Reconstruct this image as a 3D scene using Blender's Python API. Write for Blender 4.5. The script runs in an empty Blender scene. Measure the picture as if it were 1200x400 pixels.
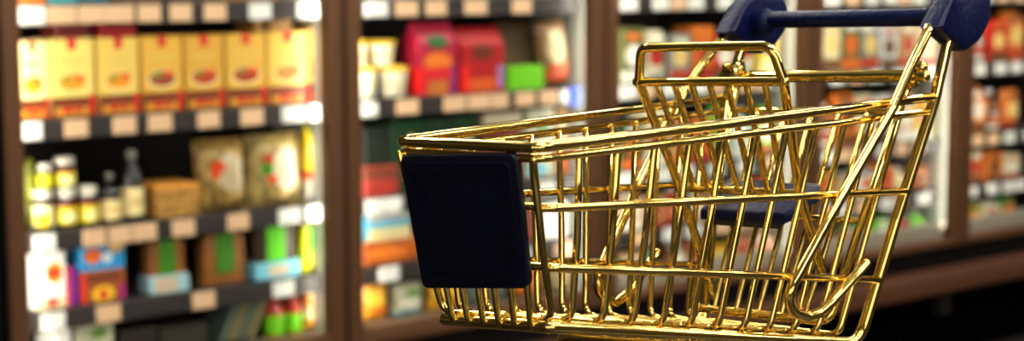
import bpy, bmesh, math, random
from mathutils import Vector, Matrix
C = bpy.context.scene.collection
sc = bpy.context.scene
R = math.radians
PI = math.pi

# ------------------------------------------------------------------ camera, world, lights, exposure
CAMH, F = 1.4, 2000.0
PITCH = math.atan(240 / F)
cam = bpy.data.cameras.new('camera')
co = bpy.data.objects.new('camera', cam); C.objects.link(co)
co.location = (0, 0, CAMH)
co.rotation_euler = (PI / 2 - PITCH, 0, 0)
cam.sensor_width = 36; cam.lens = F * 36 / 1200
cam.clip_start = .02; cam.clip_end = 100
cam.dof.use_dof = True
cam.dof.focus_distance = 1.10
cam.dof.aperture_fstop = 7.0
sc.camera = co
sc.view_settings.view_transform = 'Standard'
sc.view_settings.look = 'None'
sc.view_settings.gamma = 1
sc.view_settings.use_curve_mapping = False
sc.view_settings.exposure = 0.0
LED_STRENGTH = 90.0
ADDED_TUBE_STRENGTH = 60.0
ADDED_WINDOW_STRENGTH = 2.4
w = bpy.data.worlds.new('world'); sc.world = w; w.use_nodes = True
w.node_tree.nodes['Background'].inputs[0].default_value = (.05, .045, .04, 1)
w.node_tree.nodes['Background'].inputs[1].default_value = .3

# ------------------------------------------------------------------ materials
def lin(c):
    return tuple((v / 255 / 12.92) if v / 255 <= .04045 else ((v / 255 + .055) / 1.055) ** 2.4 for v in c) + (1,)

MATS = {}
def mat(name, rgb=None, rough=.5, metal=0., emit=0., noise=0., nscale=40., bump=0., coat=0., linear=None, spec=.5):
    if name in MATS: return MATS[name]
    m = bpy.data.materials.new(name); m.use_nodes = True
    nt = m.node_tree; b = nt.nodes['Principled BSDF']
    c = linear if linear else lin(rgb)
    b.inputs['Base Color'].default_value = c
    b.inputs['Roughness'].default_value = rough
    b.inputs['Metallic'].default_value = metal
    b.inputs['Coat Weight'].default_value = coat; b.inputs['Specular IOR Level'].default_value = spec
    if emit:
        b.inputs['Emission Color'].default_value = c
        b.inputs['Emission Strength'].default_value = emit
    if noise or bump:
        tc = nt.nodes.new('ShaderNodeTexCoord'); nz = nt.nodes.new('ShaderNodeTexNoise')
        nz.inputs['Scale'].default_value = nscale; nz.inputs['Detail'].default_value = 4
        nt.links.new(tc.outputs['Object'], nz.inputs['Vector'])
        if noise:
            mx = nt.nodes.new('ShaderNodeMix'); mx.data_type = 'RGBA'; mx.blend_type = 'MULTIPLY'
            mx.inputs[0].default_value = noise
            mx.inputs[6].default_value = c
            nt.links.new(nz.outputs['Color'], mx.inputs[7])
            nt.links.new(mx.outputs[2], b.inputs['Base Color'])
        if bump:
            bp = nt.nodes.new('ShaderNodeBump'); bp.inputs['Strength'].default_value = bump
            bp.inputs['Distance'].default_value = .002
            nt.links.new(nz.outputs['Fac'], bp.inputs['Height'])
            nt.links.new(bp.outputs[0], b.inputs['Normal'])
    MATS[name] = m
    return m

def printed(name, base, shapes, rough=.45, speck=.0):
    """Printed packaging: base colour with rectangles ('r') and ellipses ('e') laid out over the front,
    x and z running 0..1 across the piece; speck adds a mottled food-like colour variation."""
    if name in MATS: return MATS[name]
    m = bpy.data.materials.new(name); m.use_nodes = True
    nt = m.node_tree; N = nt.nodes; L = nt.links; b = N['Principled BSDF']
    b.inputs['Roughness'].default_value = rough
    tc = N.new('ShaderNodeTexCoord'); sp = N.new('ShaderNodeSeparateXYZ')
    L.new(tc.outputs['Generated'], sp.inputs[0])
    def mth(op, a, c=None):
        n = N.new('ShaderNodeMath'); n.operation = op
        for i, v in enumerate((a, c)):
            if v is None: continue
            if isinstance(v, (int, float)): n.inputs[i].default_value = v
            else: L.new(v, n.inputs[i])
        return n.outputs[0]
    col = None
    rgb = N.new('ShaderNodeRGB'); rgb.outputs[0].default_value = lin(base); col = rgb.outputs[0]
    if speck:
        nz = N.new('ShaderNodeTexNoise'); nz.inputs['Scale'].default_value = 6; nz.inputs['Detail'].default_value = 3
        L.new(tc.outputs['Generated'], nz.inputs['Vector'])
        cr = N.new('ShaderNodeValToRGB'); cr.color_ramp.elements[0].position = .35; cr.color_ramp.elements[1].position = .68
        k = 1 - speck
        cr.color_ramp.elements[0].color = lin(tuple(v * k for v in base)); cr.color_ramp.elements[1].color = lin(tuple(min(255, v * (1 + speck * .35)) for v in base))
        L.new(nz.outputs['Fac'], cr.inputs[0]); col = cr.outputs[0]
    for kind, cx, cz, hw, hh, c in shapes:
        dx = mth('DIVIDE', mth('SUBTRACT', sp.outputs[0], cx), hw)
        dz = mth('DIVIDE', mth('SUBTRACT', sp.outputs[2], cz), hh)
        if kind == 'e': msk = mth('LESS_THAN', mth('ADD', mth('MULTIPLY', dx, dx), mth('MULTIPLY', dz, dz)), 1.)
        else: msk = mth('MULTIPLY', mth('LESS_THAN', mth('ABSOLUTE', dx), 1.), mth('LESS_THAN', mth('ABSOLUTE', dz), 1.))
        mx = N.new('ShaderNodeMix'); mx.data_type = 'RGBA'
        L.new(msk, mx.inputs[0]); L.new(col, mx.inputs[6]); mx.inputs[7].default_value = lin(c)
        col = mx.outputs[2]
    L.new(col, b.inputs['Base Color'])
    MATS[name] = m
    return m

def glass_pane():
    m = bpy.data.materials.new('pane_glass'); m.use_nodes = True
    nt = m.node_tree; nt.nodes.clear()
    o = nt.nodes.new('ShaderNodeOutputMaterial'); mx = nt.nodes.new('ShaderNodeMixShader')
    t = nt.nodes.new('ShaderNodeBsdfTransparent'); g = nt.nodes.new('ShaderNodeBsdfGlossy')
    t.inputs[0].default_value = (.96, .98, .97, 1); g.inputs['Roughness'].default_value = .02
    f = nt.nodes.new('ShaderNodeFresnel'); f.inputs[0].default_value = 1.3
    ge = nt.nodes.new('ShaderNodeNewGeometry'); sb = nt.nodes.new('ShaderNodeMath'); sb.operation = 'SUBTRACT'; sb.inputs[0].default_value = 1.
    ml = nt.nodes.new('ShaderNodeMath'); ml.operation = 'MULTIPLY'
    nt.links.new(ge.outputs['Backfacing'], sb.inputs[1]); nt.links.new(sb.outputs[0], ml.inputs[0]); nt.links.new(f.outputs[0], ml.inputs[1])
    nt.links.new(ml.outputs[0], mx.inputs[0]); nt.links.new(t.outputs[0], mx.inputs[1])
    nt.links.new(g.outputs[0], mx.inputs[2]); nt.links.new(mx.outputs[0], o.inputs[0])
    return m
GLASS = glass_pane()
GOLD = mat('polished_gold', linear=(1.0, .74, .20, 1), rough=.07, metal=1.0)
NAVY = mat('navy_plastic', linear=(.0012, .005, .046, 1), rough=.36, spec=.22, noise=.2, nscale=220, bump=.5)
PANEL = mat('dark_navy_panel', linear=(.003, .005, .018, 1), rough=.34)
BRONZE = mat('bronze_frame', linear=(.125, .056, .023, 1), rough=.5, metal=.2, spec=.3)
BRONZE_D = mat('dark_gasket', linear=(.004, .003, .003, 1), rough=.8, spec=.1)
CARC = mat('dark_cabinet_lining', linear=(.018, .014, .012, 1), rough=.55)
RAIL = mat('dark_shelf_rail', linear=(.030, .022, .020, 1), rough=.5)
ALU = mat('grey_metal_sill', linear=(.40, .36, .31, 1), rough=.4, metal=.4)
SILL = mat('beige_metal_sill', linear=(.30, .25, .19, 1), rough=.5)
BUMP = mat('brown_bumper', linear=(.085, .033, .015, 1), rough=.6, spec=.2)
KICK = mat('black_kick_panel', linear=(.001, .001, .001, 1), rough=.9, spec=.0)
JAMB = mat('light_grey_jamb', linear=(.34, .34, .30, 1), rough=.5)
TAGW = mat('white_price_card', (244, 240, 232), rough=.6)
TAGP = mat('peach_price_card', (236, 190, 150), rough=.6)
BLUETAG = mat('blue_price_card', (20, 60, 170), rough=.6)
RUBBER = mat('black_rubber', linear=(.012, .012, .012, 1), rough=.6)
LED2 = mat('led_soft_white', linear=(1., .93, .80, 1), emit=LED_STRENGTH * .45)
LED = mat('led_white', linear=(1., .93, .80, 1), emit=LED_STRENGTH)
TUBE = mat('added_tube_white', linear=(1., .95, .86, 1), emit=ADDED_TUBE_STRENGTH)

# ------------------------------------------------------------------ mesh helpers
def new_obj(name, bm, m, parent=None, smooth=True, mats=None):
    me = bpy.data.meshes.new(name)
    bmesh.ops.recalc_face_normals(bm, faces=bm.faces[:])
    bm.to_mesh(me); bm.free()
    for x in (mats or [m]): me.materials.append(x)
    if smooth:
        for p in me.polygons: p.use_smooth = True
        try: me.set_sharp_from_angle(angle=R(38))
        except Exception: pass
    o = bpy.data.objects.new(name, me); C.objects.link(o)
    if parent: o.parent = parent
    return o

def tag(o, label, cat, group=None):
    o['label'] = label; o['category'] = cat
    if group: o['group'] = group
    return o

def empty(name, loc=(0, 0, 0), rz=0, parent=None):
    o = bpy.data.objects.new(name, None); C.objects.link(o)
    o.empty_display_size = .05
    o.location = loc; o.rotation_euler = (0, 0, rz)
    if parent: o.parent = parent
    return o

def box(bm, x0, x1, y0, y1, z0, z1, bev=0., seg=2):
    r = bmesh.ops.create_cube(bm, size=1)
    vs = r['verts']
    for v in vs:
        v.co = Vector((x0 + (v.co.x + .5) * (x1 - x0), y0 + (v.co.y + .5) * (y1 - y0), z0 + (v.co.z + .5) * (z1 - z0)))
    if bev:
        es = list({e for v in vs for e in v.link_edges})
        bmesh.ops.bevel(bm, geom=es, offset=bev, segments=seg, affect='EDGES', profile=.5)

def fillet(pts, r, n=5, closed=False):
    P = [Vector(p) for p in pts]; out = []
    N = len(P)
    for i, p in enumerate(P):
        if not closed and i in (0, N - 1): out.append(p); continue
        a, b = P[i - 1], P[(i + 1) % N]
        u, v = (a - p), (b - p); lu, lv = u.length, v.length
        if lu < 1e-9 or lv < 1e-9: continue
        u /= lu; v /= lv
        rr = r[i] if isinstance(r, (list, tuple)) else r
        ang = u.angle(v)
        if ang > PI - .03 or rr <= 0: out.append(p); continue
        t = min(rr / math.tan(ang / 2), lu * .48, lv * .48)
        q0, q1 = p + u * t, p + v * t
        for k in range(n + 1):
            s = k / n
            out.append(q0 * (1 - s) ** 2 + p * 2 * s * (1 - s) + q1 * s * s)
    return out

def tube(bm, pts, r, n=10, fil=0., closed=False, fn=5, cap=True, ry=None):
    P = fillet(pts, fil, fn, closed) if fil else [Vector(p) for p in pts]
    Q = [P[0]]
    for p in P[1:]:
        if (p - Q[-1]).length > 1e-6: Q.append(p)
    P = Q; N = len(P)
    def tan(i):
        if closed: d = P[(i + 1) % N] - P[i - 1]
        else: d = P[min(i + 1, N - 1)] - P[max(i - 1, 0)]
        return d.normalized()
    t = tan(0)
    up = Vector((0, 0, 1)) if abs(t.z) < .9 else Vector((1, 0, 0))
    nrm = (up - t * up.dot(t)).normalized()
    rings = []; tp = t
    seq = list(range(N))
    def ring(c, nr, tt, rad):
        bn = tt.cross(nr)
        return [bm.verts.new(c + (nr * math.cos(2 * PI * k / n) + bn * math.sin(2 * PI * k / n)) * rad) for k in range(n)]
    first = (P[0], nrm.copy(), t.copy())
    if not closed and cap:
        for a in (70, 35):
            rings.append(ring(P[0] - t * r * math.sin(R(a)) * .6, nrm, t, r * math.cos(R(a))))
    for i in seq:
        t = tan(i)
        q = tp.rotation_difference(t); nrm = (q @ nrm); nrm = (nrm - t * nrm.dot(t)).normalized(); tp = t
        rings.append(ring(P[i], nrm, t, r))
    if not closed and cap:
        for a in (35, 70):
            rings.append(ring(P[-1] + t * r * math.sin(R(a)) * .6, nrm, t, r * math.cos(R(a))))
    M = len(rings)
    for i in range(M if closed else M - 1):
        A, B = rings[i], rings[(i + 1) % M]
        if closed and i == M - 1:
            # align the seam
            best = min(range(n), key=lambda s: sum((A[k].co - B[(k + s) % n].co).length for k in range(n)))
            B = [B[(k + best) % n] for k in range(n)]
        for k in range(n):
            bm.faces.new((A[k], A[(k + 1) % n], B[(k + 1) % n], B[k]))
    if not closed:
        bm.faces.new(rings[0][::-1]); bm.faces.new(rings[-1])

def lathe(bm, prof, n=20, c=(0, 0, 0)):
    rings = []
    for r, z in prof:
        rings.append([bm.verts.new((c[0] + r * math.cos(2 * PI * k / n), c[1] + r * math.sin(2 * PI * k / n), c[2] + z)) for k in range(n)])
    for A, B in zip(rings, rings[1:]):
        for k in range(n): bm.faces.new((A[k], A[(k + 1) % n], B[(k + 1) % n], B[k]))
    bm.faces.new(rings[0][::-1]); bm.faces.new(rings[-1])

def prism(bm, poly, fmap, d0, d1, bev=0., seg=3):
    """extrude a 2-D polygon between depths d0 and d1; fmap(a,b,d) gives the point"""
    A = [bm.verts.new(fmap(a, b, d0)) for a, b in poly]; B = [bm.verts.new(fmap(a, b, d1)) for a, b in poly]
    n = len(poly)
    fs = [bm.faces.new(A[::-1]), bm.faces.new(B)]
    for i in range(n): fs.append(bm.faces.new((A[i], A[(i + 1) % n], B[(i + 1) % n], B[i])))
    if bev:
        es = list({e for f in fs[:2] for e in f.edges})
        bmesh.ops.bevel(bm, geom=es, offset=bev, segments=seg, affect='EDGES', profile=.5)

BM = bmesh.new

# ------------------------------------------------------------------ refrigerator line: place and helpers
DOORW, Z0 = .9, 3.72
TH = math.atan2(2400, 2000)
CD = Vector((math.sin(TH), math.cos(TH), 0))            # along the fronts
CE = Vector((-math.cos(TH), math.sin(TH), 0))           # into the cabinets
CYAW = math.atan2(CD.y, CD.x)
P0C = Vector((-600 / F * Z0, Z0, 0))
def ray(px, py):
    x, u = (px - 600) / F, (200 - py) / F
    cp, sp = math.cos(PITCH), math.sin(PITCH)
    return Vector((x, cp + u * sp, -sp + u * cp))
def cab(px, py, o=0.):
    """where the sight line of a photo point meets the plane o metres behind the door fronts: (along, height)"""
    d = ray(px, py); q = P0C + CE * o - Vector((0, 0, 0))
    t = q.dot(CE) / d.dot(CE)
    p = d * t
    return (p - P0C).dot(CD), p.z + CAMH
def cw(s, o, z): 
    p = P0C + CD * s + CE * o
    return Vector((p.x, p.y, z))

# ------------------------------------------------------------------ room
def struct(name, bm, m):
    o = new_obj(name, bm, m, smooth=False); o['kind'] = 'structure'; return o
FLOORM = mat('floor_tile', linear=(.030, .022, .018, 1), rough=.35, noise=.3, nscale=3)
WALLM = mat('store_wall', linear=(.16, .12, .08, 1), rough=.8)
CEILM = mat('ceiling_board', linear=(.24, .23, .21, 1), rough=.9)
bm = BM(); box(bm, -6, 9, -5, 11, -.1, 0); struct('floor', bm, FLOORM)
bm = BM(); box(bm, -6, 9, -5, 11, 3.2, 3.3); struct('ceiling', bm, CEILM)
bm = BM(); box(bm, -6, 9, -5.1, -5, 0, 3.2); struct('wall_back', bm, WALLM)
bm = BM(); box(bm, -6.1, -6, -5, 11, 0, 3.2); struct('wall_left', bm, WALLM)
bm = BM(); box(bm, 9, 9.1, -5, 11, 0, 3.2); struct('wall_right', bm, WALLM)
bm = BM(); box(bm, -6, 9, 11, 11.1, 0, 3.2); struct('wall_front', bm, WALLM)

# unseen glowing panes and dark mullions added behind the viewpoint for reflections in the gold
ADDED_GLOW = mat('added_glow_pane', linear=(1., .97, .90, 1), emit=ADDED_WINDOW_STRENGTH)
for i in range(4):
    x = -4.2 + i * 2.3
    b = BM(); box(b, x, x + 1.5, -5.0, -4.985, .7, 2.9); o = struct('added_window_%d' % (i + 1), b, ADDED_GLOW)
    b = BM()
    for x0, x1, z0, z1 in ((x - .06, x, .64, 2.96), (x + 1.5, x + 1.56, .64, 2.96), (x, x + 1.5, .64, .70), (x, x + 1.5, 2.9, 2.96), (x + .72, x + .78, .7, 2.9)):
        box(b, x0, x1, -5.0, -4.95, z0, z1)
    f = new_obj('added_window_frame', b, BRONZE, o, smooth=False)

# unseen ceiling tube lights, added in rows to put highlights on the gold
def added_ceiling_light(s, o, i, row):
    t = empty('added_ceiling_light', cw(s, o, 3.2), CYAW)
    b = BM(); box(b, -.65, .65, -.03, .03, -.36, -.30, .01)
    for x in (-.5, .5): box(b, x - .008, x + .008, -.008, .008, -.31, 0)
    new_obj('light_housing', b, ALU, t)
    for y in (-.075, .075):
        b = BM(); tube(b, [(-.6, y, -.36), (.6, y, -.36)], .02, 12); new_obj('added_tube', b, TUBE, t)
    for x in (-.55, .55):
        b = BM(); box(b, x - .02, x + .02, -.09, .09, -.37, -.355, .002); new_obj('tube_holder', b, ALU, t)
    tag(t, f'added twin tube ceiling light, {("first", "second", "third", "fourth")[i - 1]} from left in the {row} row over the aisle', 'ceiling light', 'added ceiling lights over the aisle')
for i in range(4): added_ceiling_light(-.9 + i * 1.75, -1.1, i + 1, 'near fridge')
for i in range(4): added_ceiling_light(-.9 + i * 1.75, -3.3, i + 1, 'middle')
for i in range(4): added_ceiling_light(-.9 + i * 1.75, -5.2, i + 1, 'far')

# ------------------------------------------------------------------ the five refrigerators
SK = [0, .906, 1.804, 2.707, 3.53, 4.41]
O_RAIL = .085                                           # shelf rail front, behind the door fronts
# heights of the five shelf rails, from the leftmost cabinet
ZR = [cab(200, 13, O_RAIL)[1], cab(200, 141, O_RAIL)[1], cab(215, 265, O_RAIL)[1], cab(215, 353, O_RAIL)[1], .432]
DECK = [z + .020 for z in ZR]
FR_NAMES = ['leftmost glass door refrigerator with cream cartons on its upper shelf',
            'glass door refrigerator behind the front of the gold cart, second from left',
            'glass door refrigerator behind the child seat of the gold cart',
            'glass door refrigerator behind the hooked rod end of the cart, fourth from left',
            'rightmost glass door refrigerator, cut off by the right edge']
TAGS = {0: [[(24, 58, 0), (61, 94, 1), (96, 126, 1), (127, 161, 1), (166, 192, 1), (203, 228, 1), (243, 268, 1), (295, 320, 0), (351, 381, 0)],
            [(26, 50, 0), (77, 104, 1), (134, 160, 1), (175, 202, 1), (233, 258, 1), (283, 309, 1), (331, 357, 0), (363, 384, 0)],
            [(36, 62, 0), (95, 121, 1), (125, 151, 1), (153, 181, 1), (200, 226, 1), (265, 290, 1), (325, 350, 0), (358, 384, 0)],
            [(42, 70, 0), (108, 136, 1), (222, 248, 1), (317, 342, 0)], []],
        1: [[(429, 455, 0), (465, 490, 1), (500, 523, 1), (545, 570, 1), (600, 622, 1)],
            [(423, 442, 0), (465, 490, 1), (520, 545, 1), (548, 574, 1), (576, 595, 1), (604, 626, 1), (632, 652, 1), (656, 684, 0)],
            [(428, 448, 0), (450, 470, 0), (500, 520, 1), (560, 580, 0), (630, 650, 0)],
            [(443, 466, 0), (520, 540, 1), (600, 622, 0), (650, 670, 1)], []]}
rng = random.Random(7)
for k in range(5):
    s0, s1 = SK[k], SK[k + 1]; W = s1 - s0
    fr = empty('display_refrigerator', cw(s0, 0, 0), CYAW)
    tag(fr, FR_NAMES[k], 'refrigerator', 'glass door refrigerators along the aisle')
    b = BM()
    box(b, 0.004, .022, .055, .72, .16, 2.15); box(b, W - .022, W - .004, .055, .72, .16, 2.15)
    box(b, .022, W - .022, .70, .72, .16, 2.15)
    box(b, .022, W - .022, .055, .70, 2.05, 2.15); box(b, .022, W - .022, .055, .70, .30, .428)
    new_obj('carcass', b, CARC, fr, smooth=False)
    b = BM(); box(b, .002, W - .002, .03, .06, .30, .418); new_obj('base_trim', b, BRONZE_D, fr, smooth=False)
    b = BM(); box(b, .004, W - .004, .10, .65, 0, .30); new_obj('kick_panel', b, KICK, fr, smooth=False)
    b = BM(); prism(b, [(-.030, .262), (-.040, .275), (-.040, .325), (-.030, .338), (.0295, .342), (.0295, .255)],
                    lambda a, c, d: Vector((d, a, c)), .001, W - .001)
    new_obj('bumper', b, BUMP, fr, smooth=False)
    b = BM(); box(b, .024, W - .027, .05, .080, .429, .462 if k < 2 else .494, .004); new_obj('sill', b, SILL, fr)
    # door: two stiles, head and foot in one frame, then the pane, the dark gasket and the handle
    d = empty('door', (0, 0, 0), 0, fr)
    b = BM()
    box(b, .006, .050, 0, .045, .42, 2.14, .004); box(b, W - .050, W - .006, 0, .045, .42, 2.14, .004)
    box(b, .048, W - .048, 0.002, .043, .42, .468 if k < 2 else .446, .004); box(b, .048, W - .048, 0.002, .043, 2.08, 2.14, .004)
    new_obj('door_frame', b, BRONZE, d)
    b = BM(); box(b, .049, W - .049, .018, .026, .467 if k < 2 else .445, 2.081); new_obj('glass_pane', b, GLASS, d, smooth=False)
    b = BM(); box(b, .0005, .0062, .012, .05, .42, 2.14); new_obj('gasket', b, BRONZE_D, d, smooth=False)
    b = BM(); tube(b, [(W - .03, 0, 1.50), (W - .03, -.04, 1.50), (W - .03, -.04, 1.90), (W - .03, 0, 1.90)], .009, 10, .015)
    new_obj('door_handle', b, BRONZE, d)
    # lamps behind both stiles
    for x0, x1, y0, y1, lm in ((.030, .038, .0555, .0645, LED), (W - .041, W - .030, .0456, .0486, LED2)):
        b = BM(); box(b, x0, x1, y0, y1, .48, 2.03, .001); new_obj('led_strip', b, lm, fr)
    b = BM(); box(b, W - .0255, W - .0215, .047, .30, .44, 2.04); new_obj('inner_jamb', b, JAMB, fr, smooth=False)
    for j in range(5):
        z = ZR[j]
        b = BM(); box(b, .024, W - .024, O_RAIL + .004, .69, z + .002, z + .018)
        if j < 4: box(b, .024, W - .024, O_RAIL, O_RAIL + .012, z - .027, z + .020, .003)
        sh = new_obj('shelf', b, RAIL, fr, smooth=False)
        if k in TAGS: lst = [(cab(a, 200, O_RAIL)[0] - s0, cab(c, 200, O_RAIL)[0] - s0, p) for a, c, p in TAGS[k][j]]
        elif j < 4:
            lst = []; x = .06
            while x < W - .12:
                lst.append((x, x + .065, rng.choice((0, 0, 1)))); x += rng.choice((.075, .1, .13))
        else: lst = []
        for a, c, p in lst:
            a = max(a, .027); c = min(c, W - .027)
            if c - a < .01: continue
            b = BM(); box(b, a, c, O_RAIL - .004, O_RAIL + .0005, z - .024, z + .016)
            new_obj('price_card', b, TAGP if p else TAGW, sh, smooth=False)
        if k == 1 and j == 1:
            b = BM(); box(b, W - .075, W - .03, O_RAIL - .006, O_RAIL - .0035, z - .03, z + .02); new_obj('price_card', b, BLUETAG, sh, smooth=False)

# ------------------------------------------------------------------ packaged food: shapes
def finish(parts, name, label, cat, group, s, o, z, rz=0., ry=0., rx=0.):
    if len(parts) == 1:
        ob = parts[0]; ob.location = cw(s, o, z)
    else:
        ob = empty(name, cw(s, o, z))
        for p in parts: p.parent = ob
    ob.rotation_euler = (Matrix.Rotation(CYAW + rz, 4, 'Z') @ Matrix.Rotation(ry, 4, 'Y') @ Matrix.Rotation(rx, 4, 'X')).to_euler()
    return tag(ob, label, cat, group)

def carton(w, h, d, m, top=.0, name='food_carton'):
    b = BM(); box(b, -w / 2, w / 2, 0, d, 0, h, .002, 1)
    if top: box(b, -w * .46, w * .46, d * .45, d * .55, h - .001, h + top, .001, 1)
    return [new_obj(name, b, m, smooth=False)]

def gable(w, h, d, m, name='gable_carton'):
    b = BM()
    prism(b, [(0, 0), (d, 0), (d, h * .72), (d * .55, h), (d * .45, h), (0, h * .72)], lambda a, c, e: Vector((e, a, c)), -w / 2, w / 2, .002, 1)
    return [new_obj(name, b, m, smooth=False)]

def pouch(w, h, d, m, name='food_pouch'):
    b = BM(); nx, nz = 10, 12; G = {}
    for side in (-1, 1):
        for i in range(nx + 1):
            for j in range(nz + 1):
                u, v = i / nx * 2 - 1, j / nz * 2 - 1
                edge = (i in (0, nx) or j in (0, nz))
                if edge and side == 1: G[1, i, j] = G[-1, i, j]; continue
                f = max(0, (1 - abs(u) ** 3.2)) ** .6 * max(0, (1 - abs(v) ** 4)) ** .6
                f *= 1 + .12 * math.sin(5 * u + 3 * v) * math.cos(4 * v)
                pin = 1 - .05 * (1 - abs(v)) if abs(v) < 1 else 1
                G[side, i, j] = b.verts.new((u * w / 2 * pin, d / 2 + side * d / 2 * f, h / 2 + v * h / 2))
    for side in (-1, 1):
        for i in range(nx):
            for j in range(nz):
                q = (G[side, i, j], G[side, i + 1, j], G[side, i + 1, j + 1], G[side, i, j + 1])
                b.faces.new(q if side == -1 else q[::-1])
    return [new_obj(name, b, m)]

def jar(r, h, mlab, mlid, mglass):
    b = BM(); lathe(b, [(r * .86, 0), (r, h * .05), (r, h * .70), (r * .82, h * .78), (r * .80, h * .82)], 20); p = [new_obj('jar_body', b, mglass)]
    b = BM(); lathe(b, [(r * 1.01, h * .10), (r * 1.015, h * .10), (r * 1.015, h * .62), (r * 1.01, h * .62)], 20); p.append(new_obj('jar_label', b, mlab))
    b = BM(); lathe(b, [(r * .88, h * .78), (r * .92, h * .80), (r * .92, h * .97), (r * .85, h)], 20); p.append(new_obj('jar_lid', b, mlid))
    return p

def bottle(r, h, mlab, mcap, mglass):
    b = BM(); lathe(b, [(r * .9, 0), (r, h * .03), (r, h * .55), (r * .85, h * .66), (r * .36, h * .78), (r * .33, h * .93)], 20); p = [new_obj('bottle_body', b, mglass)]
    b = BM(); lathe(b, [(r * 1.01, h * .08), (r * 1.02, h * .08), (r * 1.02, h * .48), (r * 1.01, h * .48)], 20); p.append(new_obj('bottle_label', b, mlab))
    b = BM(); lathe(b, [(r * .40, h * .90), (r * .42, h * .91), (r * .42, h * .99), (r * .38, h)], 16); p.append(new_obj('bottle_cap', b, mcap))
    return p

def cup(r, h, mbody, mlid):
    b = BM(); lathe(b, [(r * .74, 0), (r * .78, h * .03), (r * .95, h * .84), (r * .96, h * .86)], 22); p = [new_obj('cup_body', b, mbody)]
    b = BM(); lathe(b, [(r * .97, h * .84), (r, h * .85), (r, h * .96), (r * .95, h)], 22); p.append(new_obj('cup_lid', b, mlid))
    return p

def sleeve_tray(w, h, d, mfood, mlabel, msleeve=None):
    """upright tray of food with a label down its middle and, for some, a printed sleeve round the foot"""
    b = BM()
    prism(b, [(-w * .5, .0), (w * .5, .0), (w * .5, h * .8), (w * .38, h), (-w * .38, h), (-w * .5, h * .8)], lambda a, c, e: Vector((a, e, c)), .006, d, .006, 2)
    p = [new_obj('tray', b, mfood)]
    b = BM(); box(b, -w * .22, w * .22, 0, .0055, h * .22, h * .97, .001, 1); p.append(new_obj('tray_label', b, mlabel))
    if msleeve:
        b = BM(); box(b, -w * .54, w * .54, -.008, d + .004, -.0005, h * .30, .002, 1); p.append(new_obj('carton_sleeve', b, msleeve))
    return p

# ------------------------------------------------------------------ packaged food: colours and prints
CREAM, RED, BROWN = (250, 226, 138), (214, 22, 20), (118, 52, 16)
def cream_carton(i):
    bowl = [(236, 150, 20), (238, 160, 24), (240, 155, 20), (150, 60, 30), (186, 50, 18), (170, 40, 20), (205, 120, 40), (190, 90, 40)][i]
    green = (130, 140, 50)
    base = [(252, 232, 160), (246, 214, 112), (240, 200, 96), (232, 176, 66), (224, 166, 60), (228, 176, 70), (236, 190, 84), (236, 196, 96)][i]
    return printed('cream_carton_%d' % i, base, [
        ('r', .5, .93, .10, .07, RED), ('r', .5, .74, .32, .012, (225, 190, 100)), ('r', .5, .69, .27, .010, (225, 190, 100)),
        ('e', .5, .43, .38, .13, (250, 226, 150)), ('e', .5, .44, .33, .105, bowl), ('e', .38, .48, .10, .04, green), ('e', .66, .50, .14, .04, (226, 90, 30)),
        ('r', .5, .125, .5, .13, BROWN), ('r', .5, .07, .42, .05, (222, 150, 40)), ('e', .38, .09, .10, .05, RED), ('e', .62, .10, .10, .05, (200, 60, 20)),
        ('r', .95, .14, .08, .13, RED)])
M_DKRED = mat('dark_red_card', (176, 18, 22)); M_WHITE = mat('white_plastic', (245, 243, 236), .4)
M_LID = mat('yellow_lid', (250, 200, 40), .4); M_CUP = printed('cream_cup', (250, 240, 214), [('r', .5, .5, .5, .10, (246, 226, 170))], .4)
M_JG = mat('dark_jar_glass', (46, 30, 16), .15); M_JLID = mat('pale_jar_lid', (214, 204, 190), .35)
M_YLAB = printed('yellow_jar_label', (240, 214, 30), [('e', .5, .35, .34, .28, (250, 240, 170)), ('r', .5, .92, .5, .09, (150, 20, 20))])
M_YWLAB = printed('yellow_white_jar_label', (246, 236, 170), [('e', .3, .3, .3, .35, (240, 205, 30))])
M_CRLAB = printed('cream_bottle_label', (246, 222, 160), [('r', .5, .5, .3, .12, (220, 180, 110))])
M_BOTG = mat('dark_bottle_glass', (18, 14, 12), .12); M_BOTCAP = mat('grey_bottle_cap', (120, 120, 110), .3)
M_TAN = printed('tan_food_tray', (196, 140, 62), [('r', .5, .92, .5, .09, (226, 150, 60))], .5, .35)
M_BAG1 = printed('clear_bag_with_grains', (176, 138, 70), [('e', .62, .52, .30, .26, (196, 172, 136)), ('e', .35, .62, .13, .08, (222, 60, 30)), ('e', .30, .52, .10, .06, (220, 70, 40))], .25, .4)
M_BAG2 = printed('clear_bag_with_salad', (190, 160, 96), [('e', .66, .5, .28, .30, (222, 206, 176)), ('e', .28, .52, .12, .10, (70, 130, 30)), ('e', .36, .38, .10, .06, (214, 60, 30)), ('e', .30, .66, .10, .06, (190, 60, 40))], .25, .35)
M_YBAG = printed('yellow_snack_bag', (246, 220, 40), [('r', .5, .16, .5, .14, (240, 236, 226)), ('r', .5, .36, .5, .06, (226, 90, 30)), ('e', .5, .68, .3, .14, (250, 240, 140))], .3)
M_GRBAG = printed('olive_bag', (120, 124, 40), [('e', .5, .6, .3, .2, (170, 170, 60))], .35, .3)
M_YPACK = mat('lime_yellow_pack', (214, 206, 30), .4)
M_WBOX = printed('white_carton_red_badge', (250, 248, 242), [('e', .62, .54, .28, .16, (246, 170, 30)), ('e', .62, .54, .24, .09, (236, 70, 30)), ('e', .38, .88, .12, .07, (220, 30, 50)), ('r', .5, .08, .5, .08, (244, 220, 170)), ('e', .55, .10, .2, .07, (226, 60, 30))])
M_PURP = printed('magenta_blue_carton', (200, 30, 90), [('r', .72, .5, .3, .5, (60, 40, 150))])
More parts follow.
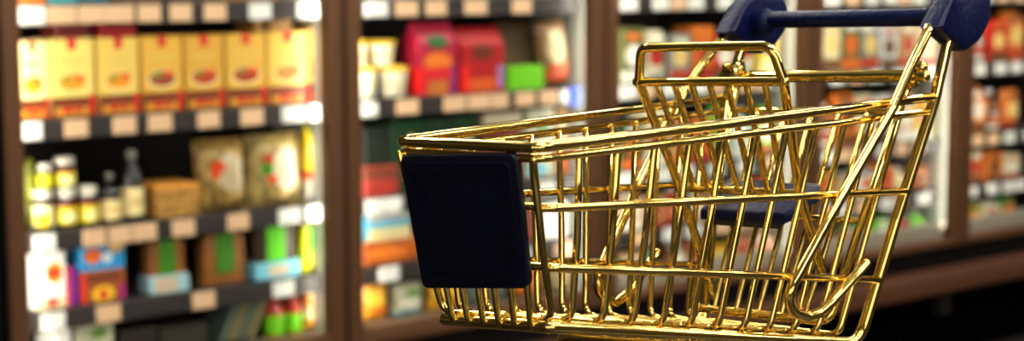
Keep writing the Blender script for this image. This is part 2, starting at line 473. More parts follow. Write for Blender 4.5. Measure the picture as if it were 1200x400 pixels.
M_BLUE = printed('blue_orange_carton', (40, 150, 214), [('e', .28, .76, .2, .12, (240, 110, 40)), ('e', .80, .86, .18, .07, (240, 190, 90)), ('e', .6, .72, .12, .08, (230, 236, 240)), ('r', .5, .26, .5, .27, (170, 84, 30)), ('r', .5, .40, .40, .07, (120, 60, 30)), ('e', .5, .13, .25, .14, (250, 200, 50)), ('e', .5, .12, .1, .1, (230, 60, 30)), ('r', .05, .24, .06, .24, (225, 40, 30)), ('r', .92, .14, .08, .14, (180, 40, 110))])
M_FOODD = mat('dark_food_tray', (70, 44, 30), .4, noise=.5, nscale=60); M_FOODO = mat('orange_brown_food', (178, 106, 42), .5, noise=.5, nscale=50)
M_GLAB = mat('green_label', (62, 128, 16), .5); M_LLAB = mat('bright_lime_label', (96, 206, 12), .5)
M_SLEEVE = printed('pale_blue_sleeve', (130, 206, 230), [('r', .5, .5, .22, .3, (226, 206, 170))]); M_SLEEVEP = printed('pale_sleeve', (170, 206, 214), [('r', .4, .5, .28, .4, (220, 190, 160))])
M_YGR = printed('yellow_green_pack', (236, 230, 20), [('e', .62, .62, .34, .26, (110, 200, 20)), ('r', .5, .93, .5, .08, (120, 90, 50))], .4)
M_CARDS = mat('kraft_packs', (150, 130, 84), .6, noise=.4, nscale=30); M_GREYG = mat('grey_green_pack', (92, 104, 92), .5)
M_SAUCE = mat('red_sauce', (180, 40, 20), .2); M_GREENL = mat('lime_bottle_label', (120, 206, 24), .4)
M_ORPACK = printed('orange_cream_pouch', (236, 214, 170), [('e', .3, .75, .3, .14, (220, 140, 30)), ('e', .7, .55, .25, .12, (200, 120, 40)), ('e', .5, .18, .5, .16, (240, 160, 40))], .4)
M_PINK = printed('pink_gift_carton', (178, 22, 58), [('e', .5, .74, .28, .10, (40, 90, 30)), ('e', .5, .46, .36, .13, (236, 120, 30)), ('r', .5, .30, .35, .08, (220, 30, 40)), ('r', .08, .18, .09, .2, (236, 20, 24)), ('r', .5, .10, .26, .1, (200, 110, 40)), ('r', .9, .2, .05, .2, (110, 40, 120))])
M_REDB = printed('red_gift_carton', (176, 12, 16), [('e', .5, .62, .25, .12, (110, 40, 20)), ('r', .5, .12, .3, .1, (220, 90, 30)), ('r', .1, .2, .1, .22, (236, 20, 20)), ('r', .9, .24, .07, .18, (160, 120, 180))])
M_TRI = mat('brown_wedge_pack', (98, 74, 46), .5, noise=.4, nscale=40); M_GTUB = mat('lime_tub', (112, 200, 20), .4)
M_SAND = printed('sandwich_pack', (150, 110, 70), [('e', .5, .60, .30, .27, (206, 190, 150)), ('e', .5, .18, .38, .16, (190, 70, 26))], .35, .3)
M_ORG = mat('orange_pack', (236, 120, 24), .45); M_DGREEN = printed('dark_green_pack', (18, 60, 28), [('e', .55, .45, .24, .36, (232, 196, 140))], .4)
M_BROWNB = printed('brown_patty_pack', (150, 60, 30), [('e', .5, .5, .34, .3, (120, 40, 20)), ('r', .5, .9, .5, .1, (220, 200, 170))], .4, .3)
M_PKRED = printed('red_brown_pack', (188, 60, 50), [('r', .5, .75, .5, .2, (120, 60, 40))], .4, .3)
M_LBLUE = printed('light_blue_pack', (90, 190, 226), [('r', .5, .55, .5, .16, (236, 226, 170)), ('r', .5, .93, .5, .08, (236, 236, 230))], .4)
M_ORBR = printed('orange_noodle_pack', (196, 96, 30), [('e', .4, .5, .34, .3, (226, 120, 40))], .4, .4)
M_YORG = printed('yellow_orange_pouch', (236, 160, 40), [('e', .4, .6, .3, .2, (250, 200, 70)), ('e', .6, .25, .3, .14, (226, 120, 30))], .35, .3)
M_GWHITE = printed('pale_grey_pouch', (196, 190, 160), [('e', .6, .72, .24, .12, (90, 130, 50)), ('r', .5, .4, .3, .1, (226, 220, 200)), ('e', .4, .12, .4, .1, (100, 170, 190))], .4, .25)
M_TEAL = mat('teal_pack', (70, 160, 170), .4); M_BRN = mat('brown_pack', (110, 74, 40), .5)

ORD = ['first', 'second', 'third', 'fourth', 'fifth', 'sixth', 'seventh', 'eighth', 'ninth', 'tenth', 'eleventh', 'twelfth']
SHELF = ['top', 'upper', 'middle', 'lower', 'bottom']
USED = {}
def spot(bay, shelf, x0, x1, ytop, o=.10):
    """sight-line box -> (centre along, width, height) for a thing standing on the shelf"""
    ym = 200
    a, _ = cab(x0, ym, o); c, _ = cab(x1, ym, o)
    a = max(a, SK[bay] + .030); c = min(c, SK[bay + 1] - .030)
    h = cab((x0 + x1) / 2, ytop, o)[1] - DECK[shelf]
    return (a + c) / 2, c - a - .003, h

def item(kind, bay, shelf, x0, x1, ytop, label, cat, group, o=.10, z=0., d=.10, **kw):
    s, w, h = spot(bay, shelf, x0, x1, ytop, o); h -= z
    zz = DECK[shelf] + z + .0008
    rot = {k: kw.pop(k) for k in ('rz', 'ry', 'rx') if k in kw}
    if kind == 'carton': p = carton(w, h, d, **kw); nm = 'food_carton'
    elif kind == 'gable': p = gable(w, h, d, **kw); nm = 'gable_carton'
    elif kind == 'pouch': p = pouch(w, h, d, **kw); nm = 'food_pouch'
    elif kind == 'tray': p = sleeve_tray(w, h, d, **kw); nm = 'food_tray'
    elif kind == 'jar': p = jar(w / 2, h, **kw); nm = 'jar'; o += w / 2
    elif kind == 'bottle': p = bottle(w / 2, h, **kw); nm = 'bottle'; o += w / 2
    elif kind == 'cup': p = cup(w / 2, h, **kw); nm = 'yogurt_cup'; o += w / 2
    if shelf not in (): pass
    return finish(p, nm, label, cat, group, s, o, zz, **rot)

# ---- leftmost refrigerator
for i, (x0, x1, m, c) in enumerate([(30, 60, M_ORG, 'orange'), (63, 98, M_TEAL, 'teal'), (100, 134, mat('dark_teal_pack', (50, 110, 120)), 'dark teal'), (140, 196, M_BRN, 'brown'), (200, 262, mat('dark_brown_pack', (84, 56, 34)), 'dark brown'), (268, 330, mat('amber_pack', (150, 100, 40)), 'amber'), (335, 378, mat('grey_brown_pack', (110, 96, 80)), 'grey brown')]):
    item('carton', 0, 0, x0, x1, -60, f'{c} pack on top shelf of leftmost fridge, only its foot in view', 'food pack', 'packs on the top shelf', m=m)
bx = [(24, 60), (62, 114), (118, 166), (169, 217), (219, 265), (267, 314), (316, 363), (365, 388)]
tops = [49, 46, 45, 43, 42, 40, 38, 31]
for i, (x0, x1) in enumerate(bx):
    item('carton', 0, 1, x0, x1, tops[i], f'cream food carton with red tab, {ORD[i]} from left on upper shelf of leftmost fridge', 'food carton', 'cream cartons in a row', m=cream_carton(i), d=.10, top=.0)
def lying(bay, shelf, x0, x1, y0, y1, zbase, m, label, o=.12):
    s, w, _ = spot(bay, shelf, x0, x1, y0, o); z1 = cab((x0 + x1) / 2, y0, o)[1]
    h = max(.012, z1 - zbase)
    return finish(carton(w, h, .09, m), 'food_carton', label, 'food carton', 'cartons lying on top of other packs', s, o, zbase + .001)
for x0, x1, i, m, lb in ((70, 113, 1, mat('maroon_card', (120, 30, 26)), 'maroon'), (119, 165, 2, M_DKRED, 'dark red'), (300, 312, 5, M_TAN, 'tan')):
    s, w, h = spot(0, 1, bx[i][0], bx[i][1], tops[i])
    lying(0, 1, x0, x1, (25, 25, 21)[(1, 2, 5).index(i)], 0, DECK[1] + h + .001, m, f'{lb} carton lying flat on the {ORD[i]} cream carton')
s, w, h = spot(0, 1, 316, 363, 38)
lying(0, 1, 318, 345, 21, 0, DECK[1] + h + .001, M_TAN, 'tan carton with flat lid lying on the seventh cream carton')
# middle shelf
item('pouch', 0, 2, 27, 44, 188, 'olive bag leaning at the left end of the middle shelf, beside the jars', 'food bag', None, m=M_GRBAG, d=.04, o=.17)
JL = ['left', 'middle', 'right']
for i, (x0, x1) in enumerate([(42, 67), (69, 94), (95, 119)]):
    item('jar', 0, 2, x0, x1, 224 - 2 * i, f'{JL[i]} of three yellow labelled jars standing on the middle shelf', 'jar', 'yellow labelled jars', mlab=M_YWLAB if i == 0 else M_YLAB, mlid=M_JLID, mglass=M_JG)
s, w, h = spot(0, 2, 69, 94, 222)
item('jar', 0, 2, 68, 93, 186, 'yellow labelled jar stacked on top of the middle jar', 'jar', 'yellow labelled jars', z=h + .001, mlab=M_YLAB, mlid=M_JLID, mglass=M_JG)
s, w, h = spot(0, 2, 42, 67, 224)
item('jar', 0, 2, 47, 66, 194, 'small lime labelled jar stacked on the left jar', 'jar', 'yellow labelled jars', z=h + .001, mlab=M_YPACK, mlid=M_JLID, mglass=M_JG)
item('bottle', 0, 2, 121, 146, 205, 'dark bottle with cream label right beside the yellow jars', 'bottle', 'dark bottles with cream labels', mlab=M_CRLAB, mcap=M_BOTCAP, mglass=M_BOTG)
item('bottle', 0, 2, 148, 173, 178, 'taller dark bottle with cream label left of the tan tray', 'bottle', 'dark bottles with cream labels', mlab=M_CRLAB, mcap=M_BOTCAP, mglass=M_BOTG)
item('carton', 0, 2, 182, 234, 217, 'tan open food box between the bottles and the clear bags', 'food box', None, m=M_TAN, d=.12)
item('pouch', 0, 2, 237, 297, 163, 'clear bag of grains with red badge on the middle shelf', 'food bag', None, m=M_BAG1, d=.08, o=.105, rx=R(-4))
item('pouch', 0, 2, 298, 361, 157, 'clear bag of salad with green print beside the yellow snack bag', 'food bag', None, m=M_BAG2, d=.08, o=.105, rx=R(-4))
item('pouch', 0, 2, 362, 388, 149, 'yellow snack bag at the right end of the middle shelf', 'food bag', None, m=M_YBAG, d=.05, o=.105)
# lower shelf
item('carton', 0, 3, 36, 74, 285, 'white carton with red and orange badge at the left end of the lower shelf', 'food carton', None, m=M_WBOX)
item('carton', 0, 3, 75, 88, 315, 'narrow magenta and blue carton left of the blue carton', 'food carton', None, m=M_PURP, d=.06)
item('carton', 0, 3, 90, 144, 283, 'blue and orange carton on the lower shelf of leftmost fridge', 'food carton', None, m=M_BLUE)
item('tray', 0, 3, 172, 216, 275, 'green labelled food tray in pale sleeve, right of the blue carton', 'food tray', 'green labelled trays', d=.05, mfood=M_FOODO, mlabel=M_GLAB, msleeve=M_SLEEVEP, o=.11)
item('tray', 0, 3, 238, 287, 271, 'orange brown food tray with green label and no sleeve', 'food tray', 'green labelled trays', d=.05, mfood=M_FOODO, mlabel=M_GLAB, o=.11)
item('tray', 0, 3, 298, 347, 262, 'dark food tray with bright lime label in pale blue sleeve', 'food tray', 'green labelled trays', d=.05, mfood=M_FOODD, mlabel=M_LLAB, msleeve=M_SLEEVE, o=.11)
item('pouch', 0, 3, 353, 387, 256, 'yellow pack with lime oval at the right end of the lower shelf', 'food bag', None, m=M_YGR, d=.05)
# bottom shelf
item('carton', 0, 4, 56, 78, 385, 'white pack at the left end of the bottom shelf', 'food pack', None, m=M_WHITE)
item('carton', 0, 4, 84, 128, 376, 'pale green white pack second from left on the bottom shelf', 'food pack', None, m=M_GWHITE)
item('carton', 0, 4, 135, 180, 388, 'dark brown pack on the bottom shelf, left of the leaning kraft packs', 'food pack', None, m=mat('black_brown_pack', (34, 26, 20)))
item('carton', 0, 4, 184, 240, 384, 'dark olive pack on the bottom shelf beside the leaning kraft packs', 'food pack', None, m=mat('dark_olive_pack', (44, 40, 26)))
for i in range(4):
    m = (M_GREYG, M_CARDS, M_GREYG, M_CARDS)[i]
    s, w, h = spot(0, 4, 252 + i * 11, 262 + i * 11, 352, .11)
    finish(carton(.016, .115, .12, m), 'flat_pack', f'leaning flat pack, {ORD[i]} from left of four on the bottom shelf', 'food pack', 'leaning flat packs', s, .11, DECK[4] + .001 + .0085, ry=R(26))
item('bottle', 0, 4, 313, 334, 342, 'red sauce bottle with lime label, left of a pair on the bottom shelf', 'bottle', 'red bottles with lime labels', mlab=M_GREENL, mcap=M_SAUCE, mglass=M_SAUCE)
item('bottle', 0, 4, 336, 355, 340, 'red sauce bottle with lime label, right of a pair on the bottom shelf', 'bottle', 'red bottles with lime labels', mlab=M_GREENL, mcap=M_SAUCE, mglass=M_SAUCE)
item('pouch', 0, 4, 357, 390, 338, 'orange and cream pouch at the right end of the bottom shelf', 'food bag', None, m=M_ORPACK, d=.06)

# ---- second refrigerator
for n, (x0, x1) in enumerate([(423, 450), (453, 489)]):
    side = ('left', 'right')[n]
    item('cup', 1, 1, x0, x1, 79, f'cream yogurt cup with yellow lid, lower {side} of four', 'yogurt cup', 'yellow lidded cups', mbody=M_CUP, mlid=M_LID)
    s, w, h = spot(1, 1, x0, x1, 79)
    item('cup', 1, 1, x0 - (2 if n == 0 else 12), x1 - (2 if n == 0 else 16), 48, f'cream yogurt cup with yellow lid, upper {side} of four', 'yogurt cup', 'yellow lidded cups', z=h + .001, o=.112, mbody=M_CUP, mlid=M_LID) if n else item('cup', 1, 1, 420, 436, 48, f'cream yogurt cup with yellow lid, upper {side} of four', 'yogurt cup', 'yellow lidded cups', z=h + .001, o=.112, mbody=M_CUP, mlid=M_LID)
item('gable', 1, 1, 491, 537, 27, 'pink carton with orange picture beside the yogurt cups', 'food carton', None, m=M_PINK, d=.08)
item('gable', 1, 1, 540, 592, 33, 'red carton right of the pink carton', 'food carton', None, m=M_REDB, d=.08)
item('carton', 1, 1, 596, 637, 78, 'lime green tub in front of the brown wedge pack', 'food tub', None, m=M_GTUB, d=.05)
item('gable', 1, 1, 590, 632, 24, 'brown wedge shaped pack behind the lime green tub', 'food pack', None, m=M_TRI, d=.08, o=.17)
item('pouch', 1, 1, 640, 678, 25, 'clear sandwich pack with cream label near the right end of the upper shelf', 'food bag', None, m=M_SAND, d=.06, z=.010, ry=R(-8))
for i, (x0, x1, m, c, yt) in enumerate([(428, 458, mat('black_green_pack', (16, 30, 18)), 'black green pack', 150), (460, 500, M_DGREEN, 'dark green pack with cream oval', 142), (502, 530, mat('deep_green_pack', (14, 50, 26)), 'deep green pack', 140), (532, 562, M_DGREEN, 'dark green pack with cream oval', 136), (566, 612, M_BROWNB, 'brown patty pack', 132), (616, 650, M_GWHITE, 'pale grey pack', 128), (652, 690, M_SAND, 'cream and brown pack', 124)]):
    item('carton', 1, 2, x0, x1, yt, f'{c}, {ORD[i]} from left on middle shelf of second fridge', 'food pack', 'packs on the middle shelf of the second fridge', m=m, d=.05, o=.13)
item('carton', 1, 2, 427, 468, 196, 'red brown flat pack in front of the black green pack', 'food pack', None, m=M_PKRED, d=.028, o=.10)
for i, (x0, x1, m, c, yt) in enumerate([(430, 482, M_LBLUE, 'light blue and cream pack', 250), (485, 530, M_ORBR, 'orange noodle pack', 255), (533, 580, M_SAND, 'sandwich pack', 240), (584, 630, M_BROWNB, 'brown patty pack', 232), (634, 690, M_WHITE, 'white pack', 236)]):
    item('carton', 1, 3, x0, x1, yt, f'{c}, {ORD[i]} from left on the lower shelf of the second fridge', 'food pack', 'packs on the lower shelf of the second fridge', m=m, d=.06, o=.13)
item('carton', 1, 3, 427, 492, 283, 'orange noodle pack lying in front of the light blue pack', 'food pack', None, m=M_ORBR, d=.028)
for i, (x0, x1, m, c, yt) in enumerate([(426, 458, M_YORG, 'yellow orange pouch', 331), (462, 500, M_GWHITE, 'pale grey pouch', 333), (504, 545, M_YORG, 'yellow orange pouch', 325), (550, 600, M_GREYG, 'grey green pouch', 322), (604, 640, M_ORBR, 'orange noodle pouch', 318), (644, 690, M_CARDS, 'kraft pouch', 316)]):
    item('pouch', 1, 4, x0, x1, yt, f'{c}, {ORD[i]} from left on the bottom shelf of the second fridge', 'food bag', 'pouches on the bottom shelf of the second fridge', m=m, d=.05)

# ---- the three refrigerators seen through and beside the cart
BAYN = {2: 'third', 3: 'fourth', 4: 'rightmost'}
PAL = {'red': (206, 40, 26), 'cream': (240, 222, 180), 'orange': (236, 124, 40), 'white': (244, 240, 232), 'green': (66, 130, 36), 'lime': (120, 210, 30),
       'brown': (120, 70, 36), 'tan': (206, 166, 110), 'olive': (110, 112, 60), 'dark green': (36, 70, 34), 'yellow': (240, 206, 50), 'peach': (240, 190, 150), 'grey': (150, 146, 136), 'maroon': (110, 26, 24)}
def gprint(c, v):
    base = PAL[c]; r2 = random.Random(c + str(v))
    cs = [(245, 240, 225), (236, 200, 120), (226, 110, 40), (170, 40, 26), (246, 236, 214), (110, 70, 40), (190, 60, 30)]
    return printed('print_%s_%d' % (c, v), base, [('e', .5, .5, .34, .2, r2.choice(cs)), ('r', .5, .12, .5, .1, r2.choice(cs)), ('r', .5, .84, .3, .06, r2.choice(cs))], .4, .2)
rows = {
 2: [['tan', 'brown', 'olive', 'brown', 'red', 'cream', 'brown', 'orange'],
     ['brown', 'olive', 'cream', 'grey', 'orange', 'red', 'cream', 'yellow'],
     ['grey', 'dark green', 'cream', 'tan', 'orange', 'lime', 'white', 'lime'],
     ['maroon', 'peach', 'tan', 'red', 'cream', 'peach', 'white', 'red'],
     ['green', 'tan', 'lime', 'brown', 'orange', 'yellow', 'tan', 'peach']],
 3: [['orange', 'peach', 'orange', 'tan', 'white', 'peach', 'grey'],
     ['orange', 'cream', 'olive', 'grey', 'white', 'tan', 'peach'],
     ['tan', 'brown', 'orange', 'cream', 'white', 'peach', 'yellow'],
     ['olive', 'green', 'tan', 'white', 'orange', 'cream', 'orange'],
     ['dark green', 'green', 'olive', 'lime', 'lime', 'grey', 'lime']],
 4: [['olive', 'brown', 'orange', 'olive', 'tan', 'brown', 'grey'],
     ['peach', 'grey', 'red', 'orange', 'tan', 'brown', 'cream'],
     ['cream', 'orange', 'brown', 'orange', 'tan', 'brown', 'yellow'],
     ['yellow', 'tan', 'orange', 'cream', 'brown', 'orange', 'tan'],
     ['white', 'lime', 'cream', 'green', 'brown', 'orange', 'tan']]}
for bay in (2, 3, 4):
    for j in range(1, 5):
        cols = rows[bay][j]; n = len(cols); s0, s1 = SK[bay] + .055, SK[bay + 1] - .055
        gap = ZR[j - 1] - .03 - DECK[j]
        wid = (s1 - s0) / n
        for i, c in enumerate(cols):
            if bay == 4 and i > 3: continue                     # beyond the picture's right edge
            r3 = random.Random(bay * 100 + j * 10 + i)
            h = gap * r3.uniform(.62, .90); ww = wid * r3.uniform(.86, .95)
            kd = r3.choice(['carton', 'pouch', 'carton', 'gable', 'bottle', 'pouch'])
            o = .10; sC = s0 + (i + .5) * wid
            nm = {'carton': 'carton', 'pouch': 'pouch', 'gable': 'gable top carton', 'bottle': 'bottle'}[kd]
            lb = f'{c} {nm}, {ORD[i]} from left on {SHELF[j]} shelf of {BAYN[bay]} fridge'
            if kd == 'carton': p = carton(ww, h, .09, gprint(c, i % 4)); cat = 'food carton'
            elif kd == 'gable': p = gable(ww, h, .08, gprint(c, i % 4)); cat = 'food carton'
            elif kd == 'pouch': p = pouch(ww, h, .06, gprint(c, i % 4)); cat = 'food bag'
            else:
                p = bottle(ww * .42, h, gprint(c, i % 4), M_WHITE, mat('plain_' + c, PAL[c], .25)); o += ww * .42; cat = 'bottle'
            finish(p, {'carton': 'food_carton', 'gable': 'gable_carton', 'pouch': 'food_pouch', 'bottle': 'bottle'}[kd], lb, cat, f'food packs in the {BAYN[bay]} fridge', sC, o, DECK[j] + .001)

# ------------------------------------------------------------------ display table under the cart (below the picture)
CX, CY, CZ, CYW = -.02554, .99950, CAMH - .21068, .85642
cart_fwd = Vector((math.cos(CYW), math.sin(CYW), 0)); cart_near = Vector((math.sin(CYW), -math.cos(CYW), 0))
TZ = CZ - .185
tb = empty('display_table', (CX + cart_fwd.x * .2, CY + cart_fwd.y * .2, 0), CYW)
WOOD = mat('dark_walnut_top', linear=(.014, .007, .004, 1), rough=.5, spec=.25, noise=.5, nscale=14)
b = BM(); box(b, -.30, .30, -.17, .17, TZ - .03, TZ, .004); new_obj('tabletop', b, WOOD, tb)
b = BM()
for y in (-.14, .14): box(b, -.25, .25, y - .01, y + .01, TZ - .10, TZ - .03)
for x in (-.26, .26): box(b, x - .01, x + .01, -.14, .14, TZ - .10, TZ - .03)
new_obj('apron', b, WOOD, tb, smooth=False)
for x in (-.26, .26):
    for y in (-.14, .14):
        b = BM(); box(b, x - .02, x + .02, y - .02, y + .02, 0, TZ - .03, .003); new_obj('leg', b, WOOD, tb)
tag(tb, 'dark walnut table that carries the small gold shopping cart', 'table')

# ------------------------------------------------------------------ the gold shopping cart
# local axes: x from nose to handle, n towards the near side (-y), z up
cart = empty('shopping_cart', (CX, CY, TZ), CYW)
tag(cart, 'polished gold wire shopping cart with navy handle grips and dark nose panel', 'shopping cart')
ZO = CZ - TZ
def V(x, n, z): return Vector((x, -n, z + ZO))
K = .045                                                 # the cart leans a little to its far side
def T(x, n, z): return V(x, n, z + K * n)
CN = {'n': dict(tf=(0, .0538, .1055), tr=(.4003, .0883, .1107), bf=(.0230, .0436, .0035), br=(.3466, .0678, -.0568)),
      'f': dict(tf=(0, -.0538, .1017), tr=(.4003, -.0883, .1016), bf=(.0224, -.0436, -.0034), br=(.3464, -.0678, -.0624))}
def S(side, u, v, out=0.):
    c = {k: Vector(p) for k, p in CN[side].items()}
    p = (c['tf'] * (1 - u) + c['tr'] * u) * (1 - v) + (c['bf'] * (1 - u) + c['br'] * u) * v
    return V(p.x, p.y + (out if side == 'n' else -out), p.z)
def cpart(name, pts, r, parent, fil=0., n=10, closed=False, m=GOLD, fn=6):
    b = BM(); tube(b, pts, r, n, fil, closed, fn); return new_obj(name, b, m, parent)

def around(v, out, ue, vf=None):
    """a rail that runs down one side, round the nose and back along the other side"""
    v0 = v if vf is None else vf
    f = Vector((-out, 0, 0))
    f = Vector((.0015, 0, 0)) if out > .003 else f
    return [S('n', ue, v, out), S('n', 0, v0, out) + f, S('f', 0, v0, out) + f, S('f', ue, v, out)]
bk = empty('basket', (0, 0, 0), 0, cart)
cpart('rim_rail', around(-.028, .002, 1.0), .0034, bk, .010, 12)
cpart('rim_rail', around(.036, .002, 1.0), .0026, bk, .010, 12)
b = around(.325, .0045, 1.0); b[0] = S('n', 1.0, .376, .003); b[3] = S('f', 1.0, .376, .003)
cpart('side_rail', b, .0027, bk, .010, 12)
b = around(.68, .0045, 1.0); b[0] = S('n', 1.003, .757, .003); b[3] = S('f', 1.003, .757, .003)
cpart('side_rail', b, .0027, bk, .010, 12)
# U wires: down the near side, across the floor, up the far side
for k in range(0, 12):
    u = k / 12 if k else -.012
    ub = u - .03 * max(0., 1 - u / .75) if k else .006
    pts = [S('n', u, .036), S('n', u + (ub - u) * .25, .5), S('n', ub, 1.0), S('f', ub, 1.0), S('f', u + (ub - u) * .25, .5), S('f', u, .036)]
    cpart('basket_wire', pts, .0023, bk, [0, 0, .010, .010, 0, 0])
# nose wires: down the front, then back along the floor
for i in range(1, 7):
    t = i / 7
    def mixp(u, v): return S('n', u, v) * t + S('f', u, v) * (1 - t)
    fo = Vector((-.002, 0, -.001))
    cpart('floor_wire', [mixp(0, .036) + fo, mixp(0, 1.0) + Vector((-.003, 0, -.0045)), mixp(.98, 1.0) + Vector((0, 0, -.0045))], .0022, bk, [0, .006, 0])
# main frame: rear post, base rail round the nose, other rear post
for_n = [S('n', 1.036, -.36, -.007), S('n', 1.026, -.24, -.004), S('n', 1.013, -.02, .002), S('n', 1.0, .5, .002), S('n', .999, 1.03, .001), S('n', 0.0, 1.045, .0)]
for_f = [S('f', 1.036, -.36, -.007), S('f', 1.026, -.24, -.004), S('f', 1.013, -.02, .002), S('f', 1.0, .5, .002), S('f', .999, 1.03, .001), S('f', 0.0, 1.045, .0)]
cpart('frame_tube', for_n + for_f[::-1], .0042, cart, [0, .03, .02, .02, .018, .005, .005, .018, .02, .02, .03, 0], 14)
# slanting rods that end in open hooks
JN = [(.940, -.340), (.930, -.315), (.900, -.225), (.856, -.01), (.740, .474), (.685, .72), (.668, .79), (.672, .86), (.700, .905), (.745, .921), (.785, .903), (.822, .850), (.908, .680)]
JF = [(.982, -.355), (.968, -.325), (.915, -.20), (.862, -.064), (.721, .346), (.60, .71), (.572, .80), (.572, .87), (.600, .925), (.640, .940), (.680, .905), (.710, .86), (.803, .695)]
cpart('hook_rod', [S('n', u, v, (-.002, .0005, .004)[i] if i < 3 else .008) for i, (u, v) in enumerate(JN)], .0037, cart, .012, 14, fn=4)
cpart('hook_rod', [S('f', u, v, (-.002, .0005, .004)[i] if i < 3 else .008) for i, (u, v) in enumerate(JF)], .0037, cart, .012, 14, fn=4)
# handle: bar with a collar and a rounded grip block at each end
hd = empty('handle', (0, 0, 0), 0, cart)
HB = dict(x=.437, z=.1695)
b = BM(); tube(b, [T(HB['x'], -.086, HB['z'] + .0015), T(HB['x'], .086, HB['z'] - .0005)], .0068, 18); new_obj('handle_bar', b, NAVY, hd)
prof = [(.3985, .1665), (.4200, .1860), (.4390, .2000), (.4560, .2035), (.4720, .1980), (.4835, .1870), (.4865, .1745), (.4800, .1635), (.4660, .1530), (.4480, .1475), (.4400, .1490)]
for sgn, n0, n1 in ((1, .0790, .0965), (-1, .0825, .1000)):
    b = BM(); prism(b, prof, lambda a, c, d: V(a, d, c + K * (d - .092)), sgn * n0, sgn * n1, .004, 3)
    g = new_obj('grip_block', b, NAVY, hd)
    b = BM(); tube(b, [T(HB['x'], sgn * .0735, HB['z']), T(HB['x'], sgn * .0812, HB['z'])], .0105, 18); new_obj('grip_collar', b, NAVY, hd)
# cross bar that carries the rear gate
cpart('cross_bar', [T(.3973, -.0885, .1270), T(.3973, .0885, .1270)], .0046, cart, 0, 14)
# rear gate hanging from the cross bar
gt = empty('rear_gate', (0, 0, 0), 0, cart)
def GP(v, n):  # v from the hinge down
    return T(.404 + (.316 - .404) * v, n * (1 - .22 * v), .138 + (-.045 - .138) * v)
cpart('gate_frame', [GP(0, -.076), GP(1, -.076), GP(1, .076), GP(0, .076)], .0033, gt, .010, 12)
for n in (-.05, -.025, 0, .025, .05): cpart('gate_wire', [GP(.20, n), GP(1, n)], .0021, gt)
for v in (.20, .62): cpart('gate_bar', [GP(v, -.078), GP(v, .078)], .0025, gt)
for n in (-.076, .076):
    b = BM(); ring = [T(.3973 + .0085 * math.cos(a), n + .004 * math.sin(a / 2), .1290 + .0085 * math.sin(a)) for a in [2 * PI * q / 16 for q in range(16)]]
    tube(b, ring, .0026, 8, 0, True); new_obj('hinge_loop', b, GOLD, gt)
    b = BM(); tube(b, [T(.3973, n + .003, .1325), T(.3973, n + (.010 if n > 0 else -.010), .1335)], .0048, 12); new_obj('hinge_stud', b, GOLD, gt)
# child seat: back panel with bent top, wires, and the navy seat flap
cs = empty('child_seat', (0, 0, 0), 0, cart)
def SP(z, n):
    x = .2481 + (.1308 - z) * (.2871 - .2481) / (.1308 - .05)
    return T(x, n, z)
cpart('seat_frame', [T(.333, -.050, -.038), SP(.05, -.051), SP(.1308, -.0605), T(.2419, -.0545, .1555), T(.2419, .0545, .1548), SP(.1308, .0605), SP(.05, .051), T(.322, .050, -.010)],
      .0034, cs, [0, .01, .015, .010, .010, .015, .01, 0], 12)
cpart('seat_bar', [SP(.1305, -.0635), SP(.1305, .0625)], .0032, cs, 0, 12)
cpart('seat_bar', [SP(.05, -.053), SP(.05, .053)], .0029, cs, 0, 12)
for i in range(1, 8):
    n = -1 + i * 2 / 8
    cpart('seat_wire', [SP(.1305, .0605 * n), SP(.049, .050 * n)], .0024, cs)
def FP(a, n, z): return T(.292 + a, n, .030 + a * .32 + z)
b = BM(); prism(b, [(-.036, 0), (.036, 0), (.040, .014), (.040, .042), (.033, .052), (.016, .054), (.012, .047), (-.012, .047), (-.016, .054), (-.033, .052), (-.040, .042), (-.040, .014)],
                lambda p, a, d: FP(a, p, d), -.004, .005, .0022, 2)
sf = new_obj('seat_flap', b, NAVY, cs)
b = BM(); box(b, -.03, .03, -.004, .004, -.008, -.002, .001)
for v in b.verts: v.co = FP(.006 + v.co.y, v.co.x, v.co.z)
new_obj('flap_clip', b, RUBBER, cs)
# nose panel with a raised border and inset face
QP = [Vector((-.0056, -.0514, .0966)), Vector((-.0056, .0421, .1044)), Vector((.0135, .0358, .0223)), Vector((.0135, -.0508, .0118))]
NP = Vector((-.9744, .0126, -.2246))
def QV(a, c, d):                                          # a across 0..1, c down 0..1, d outwards
    p = (QP[0] * (1 - a) + QP[1] * a) * (1 - c) + (QP[3] * (1 - a) + QP[2] * a) * c + NP * d
    return V(p.x, p.y, p.z)
def rrect(i, r, n=4):
    out = []
    for cx, cy, a0 in ((1 - i - r, i + r, -90), (1 - i - r, 1 - i - r, 0), (i + r, 1 - i - r, 90), (i + r, i + r, 180)):
        for q in range(n + 1):
            a = R(a0 + 90 * q / n); out.append((cx + r * math.cos(a), cy + r * math.sin(a)))
    return out
b = BM(); prism(b, rrect(0, .06), QV, -.0045, .0012, .0016, 2); pn = new_obj('nose_panel', b, PANEL, cart)
b = BM()
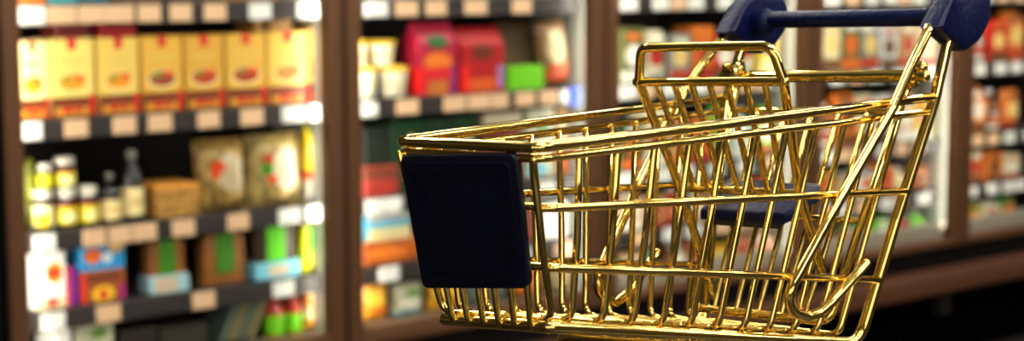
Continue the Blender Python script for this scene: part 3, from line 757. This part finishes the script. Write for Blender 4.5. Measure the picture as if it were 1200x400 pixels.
for i0, h in ((.055, .0026), (.125, .0019)):
    A = rrect(i0, .05); Bq = rrect(i0 + .05, .045)
    ra = [[b.verts.new(QV(p[0], p[1], d)) for p in L_] for L_, d in ((A, .0010), (A, h), (Bq, h), (Bq, .0010))]
    m_ = len(A)
    for A_, B_ in zip(ra, ra[1:] + ra[:1]):
        for q in range(m_): b.faces.new((A_[q], A_[(q + 1) % m_], B_[(q + 1) % m_], B_[q]))
new_obj('panel_border', b, PANEL, pn)
# undercarriage: two arches, side tubes and four castors
ch = empty('undercarriage', (0, 0, 0), 0, cart)
ZB = -ZO + .034
def arch(x, z, w, lean):
    return [V(x + lean, -w - .004, ZB + .012), T(x, -w, z), T(x, w, z), V(x + lean, w + .004, ZB + .012)]
cpart('arch_tube', [V(.1355, -.0565, ZB + .012), V(.1505, -.0525, -.0412), V(.1505, .0525, -.0318), V(.1355, .0565, ZB + .012)], .0042, ch, .012, 14)
cpart('arch_tube', arch(.322, -.078, .066, .02), .0042, ch, .012, 14)
for sgn in (1, -1):
    cpart('side_tube', [V(.1355, sgn * .0565, ZB + .012), V(.342, sgn * .070, ZB + .012)], .0036, ch, 0, 12)
cpart('tray_wire', [V(.16, -.058, ZB + .014), V(.16, .058, ZB + .014)], .0022, ch)
for i in range(5): cpart('tray_wire', [V(.14, -.04 + i * .02, ZB + .016), V(.342, -.05 + i * .025, ZB + .016)], .0018, ch)
for x, n in ((.1355, .0565), (.1355, -.0565), (.342, .070), (.342, -.070)):
    cst = empty('castor', (0, 0, 0), 0, cart)
    b = BM()
    for s2 in (-1, 1): box(b, x - .007, x + .007, -n + s2 * .009 - .0012, -n + s2 * .009 + .0012, .014, .040, .0008, 1)
    box(b, x - .007, x + .007, -n - .0102, -n + .0102, .038, .042, .0008, 1)
    new_obj('castor_fork', b, GOLD, cst)
    b = BM()
    prism(b, [(x + .0165 * math.cos(2 * PI * q / 24), .0168 + .0165 * math.sin(2 * PI * q / 24)) for q in range(24)], lambda a, c, d: Vector((a, d, c)), -n - .0065, -n + .0065, .002, 2)
    new_obj('castor_wheel', b, RUBBER, cst)
